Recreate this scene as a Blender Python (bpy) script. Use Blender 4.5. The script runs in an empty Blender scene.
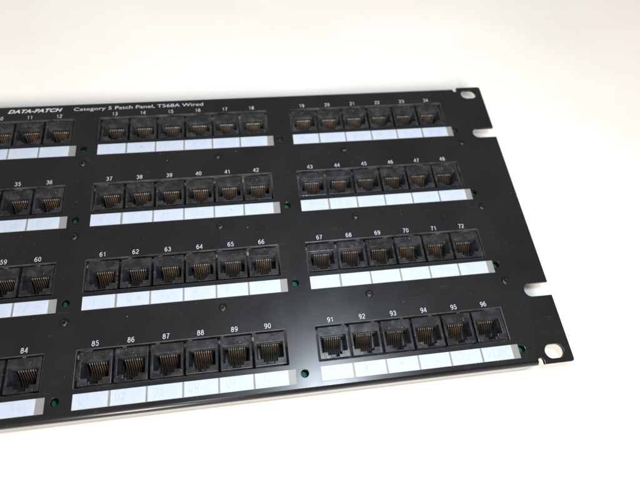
import bpy, bmesh, math, random
from mathutils import Vector, Matrix
from mathutils.geometry import tessellate_polygon

random.seed(11)
S = 0.001                                   # the model is written in millimetres
sc = bpy.context.scene
col = sc.collection

# ------------------------------------------------------------------ layout (mm)
BLOCK = 108.85          # pitch of the six-jack groups
PITCH = 15.69           # pitch of the jacks
ROW = 44.45             # pitch of the rows
TOP, BOT = 30.8, -144.3
RIGHT, LEFT = 233.0, -249.6
FOLD_R, FOLD_D, THICK = 2.2, 15.6, 1.6
EAR_R, EAR_L = 214.6, -231.2
TABLE_Z = -FOLD_D
STRIP_H = 6.78

# ------------------------------------------------------------------ materials
def new_mat(name):
    m = bpy.data.materials.new(name); m.use_nodes = True
    nt = m.node_tree; b = nt.nodes['Principled BSDF']
    return m, nt, b

def node(nt, kind, **kw):
    n = nt.nodes.new(kind)
    for k, v in kw.items(): setattr(n, k, v)
    return n

def coords(nt, scale=(1, 1, 1)):
    tc = node(nt, 'ShaderNodeTexCoord'); mp = node(nt, 'ShaderNodeMapping')
    mp.inputs['Scale'].default_value = scale
    nt.links.new(tc.outputs['Object'], mp.inputs['Vector'])
    return mp.outputs['Vector']

def noise(nt, vec, scale, detail=3, rough=.55):
    n = node(nt, 'ShaderNodeTexNoise')
    n.inputs['Scale'].default_value = scale; n.inputs['Detail'].default_value = detail
    n.inputs['Roughness'].default_value = rough
    nt.links.new(vec, n.inputs['Vector']); return n.outputs['Fac']

def ramp(nt, fac, stops):
    r = node(nt, 'ShaderNodeValToRGB'); e = r.color_ramp.elements
    while len(e) < len(stops): e.new(.5)
    for q, (p, c) in zip(e, stops):
        q.position = p; q.color = (*c, 1) if len(c) == 3 else c
    nt.links.new(fac, r.inputs['Fac']); return r.outputs['Color']

def mix(nt, fac, a, b):
    m = node(nt, 'ShaderNodeMix', data_type='RGBA')
    if isinstance(fac, (int, float)): m.inputs[0].default_value = fac
    else: nt.links.new(fac, m.inputs[0])
    for s, v in ((6, a), (7, b)):
        if isinstance(v, tuple): m.inputs[s].default_value = (*v, 1)
        else: nt.links.new(v, m.inputs[s])
    return m.outputs[2]

def bump(nt, b, h, strength, dist):
    n = node(nt, 'ShaderNodeBump'); n.inputs['Strength'].default_value = strength
    n.inputs['Distance'].default_value = dist
    nt.links.new(h, n.inputs['Height']); nt.links.new(n.outputs['Normal'], b.inputs['Normal'])

def specks(nt, vec, scale, size, keep):
    """small round dust grains; keep = share of cells that carry one"""
    v = node(nt, 'ShaderNodeTexVoronoi'); v.inputs['Scale'].default_value = scale
    nt.links.new(vec, v.inputs['Vector'])
    d = node(nt, 'ShaderNodeMath', operation='LESS_THAN'); d.inputs[1].default_value = size
    nt.links.new(v.outputs['Distance'], d.inputs[0])
    sp = node(nt, 'ShaderNodeSeparateColor'); nt.links.new(v.outputs['Color'], sp.inputs['Color'])
    k = node(nt, 'ShaderNodeMath', operation='LESS_THAN'); k.inputs[1].default_value = keep
    nt.links.new(sp.outputs[0], k.inputs[0])
    a = node(nt, 'ShaderNodeMath', operation='MULTIPLY')
    nt.links.new(d.outputs[0], a.inputs[0]); nt.links.new(k.outputs[0], a.inputs[1])
    b = node(nt, 'ShaderNodeMath', operation='MULTIPLY')
    nt.links.new(a.outputs[0], b.inputs[0]); nt.links.new(sp.outputs[1], b.inputs[1])
    return b.outputs[0]

# satin black painted steel with dust, fine scratches and handling marks
M_PLATE, nt, b = new_mat('black_painted_steel')
v = coords(nt)
base = ramp(nt, noise(nt, v, 28, 4), [(.3, (.0048, .0048, .0052)), (.75, (.0105, .0105, .0112))])
base = mix(nt, specks(nt, v, 700, .10, .14), base, (.14, .14, .135))
base = mix(nt, specks(nt, v, 240, .055, .16), base, (.26, .26, .25))
vs = coords(nt, (60, 900, 60))
scr = ramp(nt, noise(nt, vs, 1.0, 2), [(.70, (0, 0, 0)), (.76, (.16, .16, .16))])
base = mix(nt, scr, base, (.12, .12, .12))
nt.links.new(base, b.inputs['Base Color'])
rg = ramp(nt, noise(nt, v, 45, 5, .65), [(.3, (.27,) * 3), (.7, (.36,) * 3)])
nt.links.new(rg, b.inputs['Roughness'])
b.inputs['Specular IOR Level'].default_value = .58
bump(nt, b, noise(nt, v, 2600, 2), .10, .00012)

# fold paint, smoother; paler tan base stands in for the table's reflection
M_FOLD, nt, b = new_mat('fold_paint_reflection_tint')
v = coords(nt)
nt.links.new(ramp(nt, noise(nt, v, 30, 3), [(.3, (.022, .021, .019)), (.7, (.05, .047, .042))]), b.inputs['Base Color'])
nt.links.new(ramp(nt, noise(nt, v, 60, 3), [(.3, (.10,) * 3), (.7, (.18,) * 3)]), b.inputs['Roughness'])
b.inputs['Specular IOR Level'].default_value = 1.0

# punched opening edges; blotchy lighter colour stands in for flash catching the rims
M_EDGE, nt, b = new_mat('painted_rim_highlight')
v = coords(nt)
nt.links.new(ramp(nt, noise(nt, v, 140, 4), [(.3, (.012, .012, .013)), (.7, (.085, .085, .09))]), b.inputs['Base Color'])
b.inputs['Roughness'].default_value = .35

# moulded black plastic of the jacks, dull with dust films
def plastic(name, lo, hi, film, r0, r1):
    m, nt, b = new_mat(name)
    oi = node(nt, 'ShaderNodeObjectInfo')
    tc = node(nt, 'ShaderNodeTexCoord'); ad = node(nt, 'ShaderNodeVectorMath', operation='ADD')
    sc_ = node(nt, 'ShaderNodeVectorMath', operation='SCALE'); sc_.inputs['Scale'].default_value = 7.0
    cb = node(nt, 'ShaderNodeCombineXYZ')
    for i in range(3): nt.links.new(oi.outputs['Random'], cb.inputs[i])
    nt.links.new(cb.outputs[0], sc_.inputs[0]); nt.links.new(sc_.outputs[0], ad.inputs[0])
    nt.links.new(tc.outputs['Object'], ad.inputs[1]); v = ad.outputs[0]
    c = ramp(nt, noise(nt, v, 120, 3), [(.3, lo), (.7, hi)])
    f = ramp(nt, noise(nt, v, 210, 5, .7), [(.46, (0, 0, 0)), (.74, (.75,) * 3)])
    c = mix(nt, f, c, film)
    c = mix(nt, specks(nt, v, 900, .18, .12), c, (.28, .28, .27))
    nt.links.new(c, b.inputs['Base Color'])
    nt.links.new(ramp(nt, noise(nt, v, 160, 4), [(.3, (r0,) * 3), (.7, (r1,) * 3)]), b.inputs['Roughness'])
    bump(nt, b, noise(nt, v, 500, 3), .15, .0002)
    return m
M_JACK = plastic('black_moulded_plastic', (.009, .009, .010), (.018, .0185, .0205), (.055, .058, .065), .18, .34)
M_WELL = plastic('dusty_jack_interior', (.020, .0205, .022), (.036, .037, .041), (.10, .105, .116), .3, .5)
M_SCREW = plastic('black_screw_finish', (.002, .002, .002), (.004, .004, .004), (.008, .008, .008), .38, .5)

M_COMB, nt, b = new_mat('matt_black_comb')
v = coords(nt)
nt.links.new(ramp(nt, noise(nt, v, 400, 3), [(.3, (.008, .008, .008)), (.7, (.022, .021, .020))]), b.inputs['Base Color'])
b.inputs['Roughness'].default_value = .75; b.inputs['Specular IOR Level'].default_value = .12

M_PIN, nt, b = new_mat('worn_gold_contact')
v = coords(nt)
c = ramp(nt, noise(nt, v, 350, 3), [(.3, (.04, .022, .012)), (.7, (.15, .095, .052))])
oi = node(nt, 'ShaderNodeObjectInfo')
c = mix(nt, ramp(nt, oi.outputs['Random'], [(.0, (0, 0, 0)), (1, (.8, .8, .8))]), c, (.035, .026, .020))
nt.links.new(c, b.inputs['Base Color']); b.inputs['Metallic'].default_value = .08; b.inputs['Roughness'].default_value = .6; b.inputs['Specular IOR Level'].default_value = .12

M_TIP, nt, b = new_mat('bare_contact_bend')
v = coords(nt)
c = ramp(nt, noise(nt, v, 700, 2), [(.3, (.07, .065, .06)), (.7, (.36, .34, .315))])
nt.links.new(c, b.inputs['Base Color']); b.inputs['Metallic'].default_value = .3; b.inputs['Roughness'].default_value = .5

M_PAPER, nt, b = new_mat('white_label_paper')
v = coords(nt)
c = ramp(nt, noise(nt, v, 90, 4), [(.3, (.38, .44, .55)), (.7, (.46, .52, .625))])
nt.links.new(c, b.inputs['Base Color']); b.inputs['Roughness'].default_value = .6

M_PENCIL, nt, b = new_mat('faint_pencil')
v = coords(nt)
c = ramp(nt, noise(nt, v, 900, 3), [(.35, (.31, .355, .445)), (.65, (.40, .455, .555))])
nt.links.new(c, b.inputs['Base Color']); b.inputs['Roughness'].default_value = .7

M_STRIP, nt, b = new_mat('grey_strip_plastic')
v = coords(nt)
c = ramp(nt, noise(nt, v, 60, 3), [(.3, (.19, .185, .18)), (.7, (.25, .245, .235))])
nt.links.new(c, b.inputs['Base Color']); b.inputs['Roughness'].default_value = .45

M_INK, nt, b = new_mat('white_screen_print')
v = coords(nt)
c = ramp(nt, noise(nt, v, 1500, 3), [(.3, (.36, .38, .44)), (.7, (.60, .62, .68))])
nt.links.new(c, b.inputs['Base Color']); b.inputs['Roughness'].default_value = .5

M_PCB, nt, b = new_mat('green_circuit_board')
v = coords(nt)
c = ramp(nt, noise(nt, v, 250, 3), [(.35, (.014, .12, .080)), (.65, (.026, .19, .125))])
nt.links.new(c, b.inputs['Base Color']); b.inputs['Roughness'].default_value = .7
b.inputs['Specular IOR Level'].default_value = .2

M_TABLE, nt, b = new_mat('white_table_surface')
v = coords(nt, (1, 1.6, 1))
c1 = ramp(nt, noise(nt, v, 9, 5, .6), [(.3, (.80, .785, .76)), (.7, (.86, .85, .83))])
nt.links.new(c1, b.inputs['Base Color']); b.inputs['Roughness'].default_value = .55
b.inputs['Specular IOR Level'].default_value = .3
bump(nt, b, noise(nt, v, 22, 5, .6), .12, .002)

# ------------------------------------------------------------------ helpers
def obj(name, bm, mats, parent=None, loc=(0, 0, 0)):
    me = bpy.data.meshes.new(name); bm.to_mesh(me); bm.free()
    for m in (mats if isinstance(mats, (list, tuple)) else [mats]): me.materials.append(m)
    o = bpy.data.objects.new(name, me); col.objects.link(o)
    o.parent = parent; o.location = Vector(loc) * S
    return o

def V(bm, x, y, z): return bm.verts.new((x * S, y * S, z * S))

def box(bm, x0, x1, y0, y1, z0, z1, mat=0, bev=0.0, seg=2):
    vs = [V(bm, x, y, z) for z in (z0, z1) for y in (y0, y1) for x in (x0, x1)]
    fs = [bm.faces.new([vs[i] for i in q]) for q in
          ((0, 2, 3, 1), (4, 5, 7, 6), (0, 1, 5, 4), (2, 6, 7, 3), (0, 4, 6, 2), (1, 3, 7, 5))]
    for f in fs: f.material_index = mat
    if bev:
        es = list({e for f in fs for e in f.edges})
        r = bmesh.ops.bevel(bm, geom=es, offset=bev * S, segments=seg, profile=.5, affect='EDGES')
        for f in r['faces']: f.material_index = mat

def rect(x0, x1, y0, y1, r=0, n=4):
    if r <= 0: return [(x0, y0), (x1, y0), (x1, y1), (x0, y1)]
    out = []
    for cx, cy, a0 in ((x1 - r, y0 + r, -90), (x1 - r, y1 - r, 0), (x0 + r, y1 - r, 90), (x0 + r, y0 + r, 180)):
        for k in range(n + 1):
            a = math.radians(a0 + 90 * k / n); out.append((cx + r * math.cos(a), cy + r * math.sin(a)))
    return out

def disc(cx, cy, r, n=24):
    return [(cx + r * math.cos(2 * math.pi * k / n), cy + r * math.sin(2 * math.pi * k / n)) for k in range(n)]

def area2(p): return sum(p[i][0] * p[(i + 1) % len(p)][1] - p[(i + 1) % len(p)][0] * p[i][1] for i in range(len(p)))

def offset_loop(p, ds):
    """move every edge i (p[i]->p[i+1]) to its left by ds[i]"""
    n = len(p); out = []
    for i in range(n):
        a, b_, c = Vector(p[i - 1]), Vector(p[i]), Vector(p[(i + 1) % n])
        u = (b_ - a).normalized(); w = (c - b_).normalized()
        nu, nw = Vector((-u.y, u.x)), Vector((-w.y, w.x))
        d0, d1 = ds[i - 1], ds[i]
        cr = u.x * w.y - u.y * w.x
        if abs(cr) < 1e-4: q = b_ + nw * d1
        else:
            p0, p1 = b_ + nu * d0, b_ + nw * d1
            t = ((p1 - p0).x * w.y - (p1 - p0).y * w.x) / cr
            q = p0 + u * t
        out.append((q.x, q.y))
    return out

def plate(bm, outer, holes, z_top, thick, bev, seam=lambda a, c: False, rim_mat=lambda i: 0):
    """sheet with holes, softly rounded front rims; seam edges get neither rim nor wall"""
    if area2(outer) < 0: outer = outer[::-1]
    loops = [outer] + [h if area2(h) < 0 else h[::-1] for h in holes]
    inner, rims = [], []
    for L in loops:
        n = len(L)
        ds = [0 if seam(L[i], L[(i + 1) % n]) else bev for i in range(n)]
        ins = offset_loop(L, ds)
        mid = offset_loop(L, [d * .29 for d in ds])
        inner.append(ins); rims.append((L, mid, ds))
    flat = [p for L in inner for p in L]
    vs = [V(bm, x, y, z_top) for x, y in flat]
    for t in tessellate_polygon([[Vector((x, y, 0)) for x, y in L] for L in inner]):
        f = bm.faces.new([vs[i] for i in t]); f.normal_update()
        if f.normal.z < 0: f.normal_flip()
    k = 0
    for li, (L, mid, ds) in enumerate(rims):
        n = len(L)
        a = vs[k:k + n]; k += n
        m = [V(bm, x, y, z_top - bev * .29) for x, y in mid]
        c = [V(bm, x, y, z_top - bev) for x, y in L]
        d = [V(bm, x, y, z_top - thick) for x, y in L]
        for i in range(n):
            j = (i + 1) % n
            if ds[i] == 0: continue
            for p, q in ((a, m), (m, c), (c, d)):
                bm.faces.new([p[i], q[i], q[j], p[j]]).material_index = rim_mat(li)

# ------------------------------------------------------------------ the panel
panel = bpy.data.objects.new('patch_panel', None); col.objects.link(panel)
panel.empty_display_size = .05
panel['label'] = 'black rack patch panel with numbered jacks and white label strips, lying on the white table'
panel['category'] = 'patch panel'

# --- faceplate: sheet with cut-outs, folded down along the top and bottom between the ears
def ear_outline():
    p = []
    fy0, fy1 = BOT + FOLD_R, TOP - FOLD_R
    nr = 1.45                                  # relief notch radius
    def slot(x_edge, x_in, yc, h, sgn):        # open slot, walked in the direction of the outline
        r = h / 2; out = [(x_edge, yc - sgn * r)]
        xc = x_in + sgn * r
        for k in range(11):
            a = math.radians(-90 + 180 * k / 10)
            out.append((xc - sgn * r * math.cos(a), yc + sgn * r * math.sin(a)))
        out.append((x_edge, yc + sgn * r)); return out
    def corner(cx, cy, r, a0):
        return [(cx + r * math.cos(math.radians(a0 + 90 * k / 5)), cy + r * math.sin(math.radians(a0 + 90 * k / 5))) for k in range(6)]
    c = 1.5
    p += [(EAR_L, fy0), (EAR_R, fy0)]
    # relief notch, then the right ear
    p += [(EAR_R + nr * (1 - math.cos(math.radians(a))), fy0 + nr * .7 * math.sin(math.radians(a))) for a in (45, 90, 135)]
    p += [(EAR_R + 2 * nr, fy0 - .2), (EAR_R + 2 * nr, BOT)]
    p += corner(RIGHT - c, BOT + c, c, -90)
    p += slot(RIGHT, 219.0, -106.9, 7.0, 1) + slot(RIGHT, 219.0, -5.4, 7.0, 1)
    p += corner(RIGHT - c, TOP - c, c, 0)
    p += [(EAR_R + 2 * nr, TOP), (EAR_R + 2 * nr, fy1 + .2)]
    p += [(EAR_R + nr * (1 + math.cos(math.radians(a))), fy1 - nr * .7 * math.sin(math.radians(a))) for a in (45, 90, 135)]
    p += [(EAR_R, fy1), (EAR_L, fy1)]
    p += [(EAR_L - nr * (1 - math.cos(math.radians(a))), fy1 - nr * .7 * math.sin(math.radians(a))) for a in (45, 90, 135)]
    p += [(EAR_L - 2 * nr, fy1 + .2), (EAR_L - 2 * nr, TOP)]
    p += corner(LEFT + c, TOP - c, c, 90)
    p += slot(LEFT, LEFT + 14, -5.4, 7.0, -1) + slot(LEFT, LEFT + 14, -106.9, 7.0, -1)
    p += corner(LEFT + c, BOT + c, c, 180)
    p += [(EAR_L - 2 * nr, BOT), (EAR_L - 2 * nr, fy0 - .2)]
    p += [(EAR_L - nr * (1 + math.cos(math.radians(a))), fy0 + nr * .7 * math.sin(math.radians(a))) for a in (45, 90, 135)]
    return p

BLOCKS = (-2, -1, 0, 1)
holes = []
for r in range(4):
    for bk in BLOCKS:
        x = bk * BLOCK; y = -r * ROW
        holes.append(rect(x - .25, x + 94.55, y + 2.25, y + 19.05, .35, 3))
GREEN = [(-225.6), (-116.3), (-7.4), 101.4, 208.0]
for r in range(4):
    for x in GREEN: holes.append(disc(x, -r * ROW - 2.4, 1.75))
for yc in (25.2, -138.6):
    holes.append(rect(219.4, 229.2, yc - 3.4, yc + 3.4, 3.39, 8))
    holes.append(rect(LEFT + 3.8, LEFT + 13.6, yc - 3.4, yc + 3.4, 3.39, 8))
fy0, fy1 = BOT + FOLD_R, TOP - FOLD_R
def is_seam(a, c):
    return abs(a[1] - c[1]) < 1e-6 and abs(a[0] - c[0]) > 200
bm = bmesh.new()
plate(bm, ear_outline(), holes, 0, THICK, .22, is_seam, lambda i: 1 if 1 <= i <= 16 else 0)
# folds
for sgn, yc in ((-1, fy0), (1, fy1)):
    prof = []
    for k in range(9):
        a = math.radians(90 * k / 8)
        prof.append((yc + sgn * FOLD_R * math.sin(a), -FOLD_R + FOLD_R * math.cos(a)))
    ye = yc + sgn * FOLD_R
    prof += [(ye, -FOLD_D + .3), (ye - sgn * .25, -FOLD_D), (ye - sgn * THICK, -FOLD_D), (ye - sgn * THICK, -FOLD_R), (yc, -THICK)]
    A = [V(bm, EAR_L, y, z) for y, z in prof]; B = [V(bm, EAR_R, y, z) for y, z in prof]
    for i in range(len(prof) - 1):
        f = bm.faces.new([A[i], A[i + 1], B[i + 1], B[i]]); f.smooth = i < 8; f.material_index = 2 if i >= 6 else 0
    bm.faces.new(A); bm.faces.new(B[::-1])
bmesh.ops.remove_doubles(bm, verts=bm.verts[:], dist=1e-6)
bmesh.ops.recalc_face_normals(bm, faces=[f for f in bm.faces if abs(f.calc_center_median().z) > 1e-7])
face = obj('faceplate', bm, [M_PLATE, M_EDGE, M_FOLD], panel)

# --- screen-printed characters
def text_bm(body, height, width=None, bold=0.0, shear=0.0, spacing=1.0, mat_z=.04):
    cu = bpy.data.curves.new('print', 'FONT'); cu.body = body; cu.size = 1.0
    cu.offset = bold; cu.shear = shear; cu.space_character = spacing; cu.resolution_u = 4
    o = bpy.data.objects.new('print', cu); col.objects.link(o)
    dg = bpy.context.evaluated_depsgraph_get()
    me = bpy.data.meshes.new_from_object(o.evaluated_get(dg))
    bm = bmesh.new(); bm.from_mesh(me)
    bpy.data.objects.remove(o); bpy.data.curves.remove(cu); bpy.data.meshes.remove(me)
    xs = [q.co.x for q in bm.verts]
    x0, x1 = min(xs), max(xs)
    cap = .729                                   # cap height of the built-in face at size 1
    sy = height / cap; sx = (width / (x1 - x0)) if width else sy
    for q in bm.verts:
        q.co = Vector(((q.co.x - (x0 + x1) / 2) * sx * S, (q.co.y - cap / 2) * sy * S, mat_z * S))
    return bm

def arc(cx, cy, rx, ry, a0, a1, n=10):
    return [(cx + rx * math.cos(math.radians(a0 + (a1 - a0) * k / n)), cy + ry * math.sin(math.radians(a0 + (a1 - a0) * k / n))) for k in range(n + 1)]
# grotesque figures as centre lines in a cell 0.5 wide and 1 high (stroke excluded); True = closed
FIG = {'0': [(arc(.25, .5, .25, .5, 90, 450, 22)[:-1], True)],
       '1': [([(.05, .76), (.2, .82), (.31, 1), (.31, 0)], False)],
       '2': [(arc(.25, .73, .25, .27, 165, -28, 9) + [(.36, .45), (.08, .2), (.0, .0), (.52, .0)], False)],
       '3': [(arc(.25, .76, .22, .24, 165, -65, 9) + [(.22, .53)], False), ([(.2, .53)] + arc(.25, .27, .25, .27, 75, -165, 10), False)],
       '4': [([(.4, -.05), (.4, 1), (.36, 1), (-.03, .27), (.54, .27)], False)],
       '5': [([(.47, 1), (.1, 1), (.04, .52)] + arc(.24, .32, .26, .32, 130, -160, 11), False)],
       '6': [(arc(.25, .31, .25, .31, 90, 450, 16)[:-1], True), (arc(.31, .5, .31, .5, 62, 200, 10), False)],
       '7': [([(0, 1), (.5, 1), (.3, .62), (.17, -.05)], False)],
       '8': [(arc(.25, .765, .21, .235, 90, 450, 14)[:-1], True), (arc(.25, .27, .26, .27, 90, 450, 16)[:-1], True)],
       '9': [(arc(.25, .69, .25, .31, 90, 450, 16)[:-1], True), (arc(.19, .5, .31, .5, 20, -118, 10), False)]}
def ribbon(bm, pts, w, z, closed):
    n = len(pts); L = []; Rr = []
    for i in range(n):
        p = Vector(pts[i])
        a = Vector(pts[i - 1]) if (i or closed) else None
        c = Vector(pts[(i + 1) % n]) if (i < n - 1 or closed) else None
        u = (p - a).normalized() if a is not None else (c - p).normalized()
        t = (c - p).normalized() if c is not None else u
        h = (u + t); h = h.normalized() if h.length > .3 else t
        nn = Vector((-h.y, h.x)); k = min(1.5, 1 / max(.35, nn.dot(Vector((-u.y, u.x)))))
        L.append(V(bm, p.x + nn.x * w / 2 * k, p.y + nn.y * w / 2 * k, z)); Rr.append(V(bm, p.x - nn.x * w / 2 * k, p.y - nn.y * w / 2 * k, z))
    for i in range(n if closed else n - 1):
        j = (i + 1) % n; bm.faces.new([L[i], Rr[i], Rr[j], L[j]])
def figures(body, h=2.2, w=.27):
    bm = bmesh.new(); adv = .80; x = -adv * len(body) / 2 + .15; z = .03
    for ch in body:
        for pts, closed in FIG[ch]:
            ribbon(bm, [((x + px) * h * .96, (py - .5) * h) for px, py in pts], w, z, closed); z += .006
        x += adv
    return bm
for r in range(4):
    for k in range(24):
        n = r * 24 + k + 1
        bk, j = BLOCKS[k // 6], k % 6
        x = bk * BLOCK + (j + .5) * PITCH - .3; y = -r * ROW + 21.5
        obj('port_number', figures(str(n)), M_INK, face, (x, y, 0))
obj('lettering', text_bm('DATA-PATCH', 2.5, 29.2, .034, .32, 1.05), M_INK, face, (-36.2, 26.2, 0))
obj('lettering', text_bm('Category 5 Patch Panel, T568A Wired', 2.4, 73.0, .0), M_INK, face, (21.2, 26.1, 0))

# --- jack: housing with stepped mouth and eight spring contacts
JW, JH = 14.55, 15.1          # face width and height; local origin at the face's lower left corner, face at z=0
def jack_bm():
    bm = bmesh.new()
    ax0, ax1 = 1.2, JW - 1.2
    ytop, ysh, yst, ylow = JH - 4.3, 3.15, 1.7, .55
    cx = JW / 2
    mouth = [(ax0, ysh), (cx - 3.3, ysh), (cx - 3.3, yst), (cx - 1.9, yst), (cx - 1.9, ylow), (cx + 1.9, ylow), (cx + 1.9, yst),
             (cx + 3.3, yst), (cx + 3.3, ysh), (ax1, ysh), (ax1, ytop), (ax0, ytop)]
    plate(bm, rect(0, JW, 0, JH, .3, 2), [mouth], 0, .25, .2)
    # outer walls
    o = rect(0, JW, 0, JH, .3, 2)
    a = [V(bm, x, y, -.25) for x, y in o]; b_ = [V(bm, x, y, -14) for x, y in o]
    for i in range(len(o)):
        j = (i + 1) % len(o); bm.faces.new([a[i], b_[i], b_[j], a[j]])
    # mouth walls: front -> back, shoulders end at a ledge
    def well(loop, z0, z1, floor=True):
        L = loop if area2(loop) < 0 else loop[::-1]
        p = [V(bm, x, y, z0) for x, y in L]; q = [V(bm, x, y, z1) for x, y in L]
        for i in range(len(L)):
            j = (i + 1) % len(L); bm.faces.new([p[i], q[i], q[j], p[j]])
        if floor: bm.faces.new(q[::-1])
        for f in bm.faces:
            if all(abs(v_.co.z - z0 * S) < 1e-7 or abs(v_.co.z - z1 * S) < 1e-7 for v_ in f.verts): f.material_index = 1
    well(mouth, -.25, -12.2)
    # front rail above the contacts with comb slots
    box(bm, cx - 4.9, cx + 4.9, ytop - .45, ytop - .03, -3.4, -2.2, 0)
    # comb ribs between contacts, running into the mouth
    for k in range(9):
        x = cx + (k - 4) * 1.02
        vs = [V(bm, x + s * .16, y, z) for s in (-1, 1) for y, z in
              ((ytop - .35, -4.6), (ytop - .35, -12), (2.4, -12), (2.4, -10.2), (ytop - 5.0, -8.6))]
        A, B = vs[:5], vs[5:]
        fs = [bm.faces.new(A), bm.faces.new(B[::-1])]
        for i in range(5):
            j = (i + 1) % 5; fs.append(bm.faces.new([A[i], B[i], B[j], A[j]]))
        for f in fs: f.material_index = 2
    # latch pocket ramp
    box(bm, cx - 1.6, cx + 1.6, .7, 3.2, -12.1, -9.2, 0)
    return bm

def contacts_bm():
    bm = bmesh.new(); cx = JW / 2; ytop = JH - 4.3
    path = [(ytop - .30, -3.6, 1), (ytop - .75, -3.35, 1), (ytop - 1.2, -3.8, 0), (ytop - 3.0, -6.3, 0), (ytop - 5.2, -8.3, 0), (ytop - 7.4, -9.8, 0), (ytop - 8.0, -11.0, 0)]
    for k in range(8):
        x = cx + (k - 3.5) * 1.02; w = .17; t = .17
        prev = None
        jit = random.uniform(-.05, .05)
        for i, (y, z, tip) in enumerate(path):
            ring = [V(bm, x + jit * (i > 2) - w, y, z + t), V(bm, x + jit * (i > 2) + w, y, z + t),
                    V(bm, x + jit * (i > 2) + w, y, z - t), V(bm, x + jit * (i > 2) - w, y, z - t)]
            if prev:
                for q in range(4):
                    f = bm.faces.new([prev[0][q], ring[q], ring[(q + 1) % 4], prev[0][(q + 1) % 4]])
                    f.material_index = 1 if prev[1] else 0
            prev = (ring, tip)
    bmesh.ops.recalc_face_normals(bm, faces=bm.faces[:])
    return bm

jack0 = obj('jack', jack_bm(), [M_JACK, M_WELL, M_COMB], panel)
cont0 = obj('contacts', contacts_bm(), [M_PIN, M_TIP], jack0)
first = True
for r in range(4):
    for k in range(24):
        bk, j = BLOCKS[k // 6], k % 6
        x = bk * BLOCK + j * PITCH + (PITCH - JW) / 2 + .05; y = -r * ROW + 2.25 + .95
        if first: a = jack0; first = False
        else:
            a = jack0.copy(); col.objects.link(a); a.parent = panel
            c = cont0.copy(); col.objects.link(c); c.parent = a
        a.location = (x * S, y * S, (-.85 + random.uniform(-.1, .1)) * S)
        a.rotation_euler = (random.uniform(-.006, .006), random.uniform(-.006, .006), random.uniform(-.004, .004))

# --- label strips, six paper labels each, with faint pencil marks
STROKES = {'U': [[(0, 1), (.05, .3), (.3, 0), (.55, .25), (.65, 1)]],
           '1': [[(.3, 1), (.3, 0)]], '2': [[(0, .8), (.3, 1), (.55, .75), (0, 0), (.6, 0)]],
           '3': [[(0, .9), (.35, 1), (.5, .75), (.2, .55), (.55, .3), (.3, 0), (0, .1)]],
           '4': [[(.1, 1), (0, .45), (.6, .45)], [(.45, .8), (.45, 0)]],
           '5': [[(.55, 1), (.1, 1), (.05, .55), (.45, .55), (.5, .15), (.2, 0), (0, .1)]],
           '6': [[(.45, 1), (.1, .6), (.05, .2), (.3, 0), (.5, .2), (.3, .45), (.08, .3)]],
           '7': [[(0, 1), (.55, 1), (.2, 0)]], '8': [[(.3, .55), (.05, .8), (.3, 1), (.5, .8), (.05, .2), (.3, 0), (.5, .2), (.3, .55)]],
           '9': [[(.5, .7), (.2, .5), (.05, .8), (.35, 1), (.5, .7), (.4, 0)]],
           '0': [[(.3, 1), (.05, .5), (.3, 0), (.55, .5), (.3, 1)]]}
def stroke(bm, pts, w, z):
    for p, q in zip(pts, pts[1:]):
        d = (Vector(q) - Vector(p)); L = d.length
        if L < 1e-6: continue
        n = Vector((-d.y, d.x)) / L * w / 2
        f = bm.faces.new([V(bm, p[0] - n.x, p[1] - n.y, z), V(bm, q[0] - n.x, q[1] - n.y, z), V(bm, q[0] + n.x, q[1] + n.y, z), V(bm, p[0] + n.x, p[1] + n.y, z)])
        f.material_index = 1
for r in range(4):
    for bk in BLOCKS:
        x0 = bk * BLOCK; y0 = -r * ROW
        bm = bmesh.new()
        box(bm, 0, 97.4, -STRIP_H, 0, .0, .22, 0, .08, 1)  # grey end beyond the last label is added, shaped after an exposure smear
        st = obj('label_strip', bm, M_STRIP, panel, (x0, y0, .02))
        for j in range(6):
            w = PITCH - (.9 if j < 5 else .6)
            bm = bmesh.new()
            box(bm, 0, w, -STRIP_H + .12, -.12, 0, .12, 0)
            z = .125
            if r == 3 and bk >= 0:
                s = 'U' + str(bk * 6 + j + 1); px = 2.2 + random.uniform(-.4, .8); h = 3.1
                for ch in s:
                    for L in STROKES[ch]:
                        stroke(bm, [(px + a * h * .8 + random.uniform(-.08, .08), -4.9 + b_ * h + random.uniform(-.1, .1)) for a, b_ in L], .22, z); z += .003
                    px += h * .72 + .5
            else:
                px = random.uniform(2, 6)
                for _ in range(random.choice((1, 2, 2, 3))):
                    pts = [(px + random.uniform(-.5, 1.2), -5 + t * random.uniform(.8, 1.2)) for t in (0, .8, 1.7, 2.6)]
                    if random.random() < .5: pts.append((pts[-1][0] + 1.2, pts[-1][1] - random.uniform(0, 1)))
                    stroke(bm, pts, .18, z); z += .003
                    px += 2.2
            obj('label', bm, [M_PAPER, M_PENCIL], st, (j * PITCH + (.06 if j == 0 else .31 - .06), 0, .21))

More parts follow.
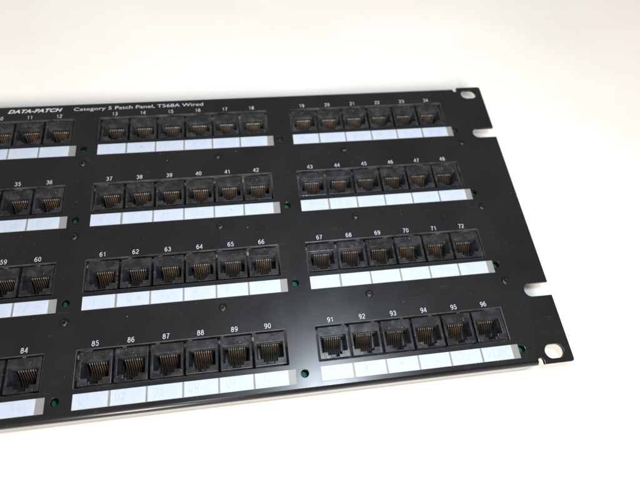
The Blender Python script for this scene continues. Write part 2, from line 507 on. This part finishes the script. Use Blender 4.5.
# --- screws that hold the boards: low domed heads with a cross recess
def screw_bm():
    bm = bmesh.new(); n = 24
    rings = [(2.0, 0), (2.0, .25), (1.8, .6), (1.4, .85), (.9, .98), (.55, 1.0)]
    prev = None
    for rr, z in rings:
        ring = [V(bm, rr * math.cos(2 * math.pi * k / n), rr * math.sin(2 * math.pi * k / n), z) for k in range(n)]
        if prev:
            for k in range(n):
                f = bm.faces.new([prev[k], prev[(k + 1) % n], ring[(k + 1) % n], ring[k]]); f.smooth = True
        prev = ring
    low = [V(bm, .5 * math.cos(2 * math.pi * k / n), .5 * math.sin(2 * math.pi * k / n), .3) for k in range(n)]
    for k in range(n): bm.faces.new([prev[k], prev[(k + 1) % n], low[(k + 1) % n], low[k]])
    bm.faces.new(low)
    return bm
s0 = None
for r in range(3):
    for i in range(7):
        x = -224.3 + i * 72.4 if i else -223.6
        if s0 is None: o = s0 = obj('screw', screw_bm(), M_SCREW, panel)
        else: o = s0.copy(); col.objects.link(o); o.parent = panel
        o.location = (x * S, (-12.05 - r * ROW + .1 * r) * S, .01 * S)
        o.rotation_euler = (0, 0, random.uniform(0, 3))

# --- green boards behind each row (seen through the round holes)
for r in range(4):
    bm = bmesh.new(); y = -r * ROW
    box(bm, -230, 213.4, y - 6.5, y + 1.2, -7.4, -5.8, 0, .1, 1)
    obj('circuit_board', bm, M_PCB, panel)

# ------------------------------------------------------------------ table
bm = bmesh.new()
box(bm, -900, 1000, -620, 700, TABLE_Z - 28, TABLE_Z - .05, 0, 3, 3)
tb = obj('table', bm, M_TABLE)
tb['kind'] = 'structure'

# ------------------------------------------------------------------ camera
cd = bpy.data.cameras.new('camera'); cam = bpy.data.objects.new('camera', cd); col.objects.link(cam)
R = ((0.98968977, -0.12166736, 0.07557255), (-0.07861791, -0.9025142, -0.42342336), (0.1197221, 0.41311641, -0.90277431))
C = Vector((88.29193986, -166.67150782, 213.40086751)) * S
m = Matrix(((R[0][0], -R[1][0], -R[2][0], C.x), (R[0][1], -R[1][1], -R[2][1], C.y), (R[0][2], -R[1][2], -R[2][2], C.z), (0, 0, 0, 1)))
cam.matrix_world = m
cd.sensor_width = 36; cd.lens = 36 * 449.7677 / 640
cd.clip_start = .005; cd.clip_end = 20
cd.dof.use_dof = True; cd.dof.focus_distance = .212; cd.dof.aperture_fstop = 9
sc.camera = cam

# ------------------------------------------------------------------ light: on-camera flash, warm room lamp behind the camera, dim room
def area(name, loc, aim, size, power, color):
    l = bpy.data.lights.new(name, 'AREA'); l.shape = 'DISK'; l.size = size; l.energy = power; l.color = color
    o = bpy.data.objects.new(name, l); col.objects.link(o)
    o.location = Vector(loc) * S
    o.rotation_euler = (Vector(aim) * S - o.location).to_track_quat('-Z', 'Y').to_euler()
    return o
area('camera_flash', (136, -128, 226), (110, -70, 0), .035, .56, (.78, .89, 1.0))
area('room_lamp', (60, -1500, 1300), (60, 250, 0), .8, 53.0, (1.0, .915, .815))

w = bpy.data.worlds.new('World'); sc.world = w; w.use_nodes = True
bg = w.node_tree.nodes['Background']
bg.inputs['Color'].default_value = (.97, .97, 1.0, 1); bg.inputs['Strength'].default_value = .27

sc.view_settings.view_transform = 'Standard'; sc.view_settings.look = 'None'
sc.view_settings.exposure = 0; sc.view_settings.gamma = 1
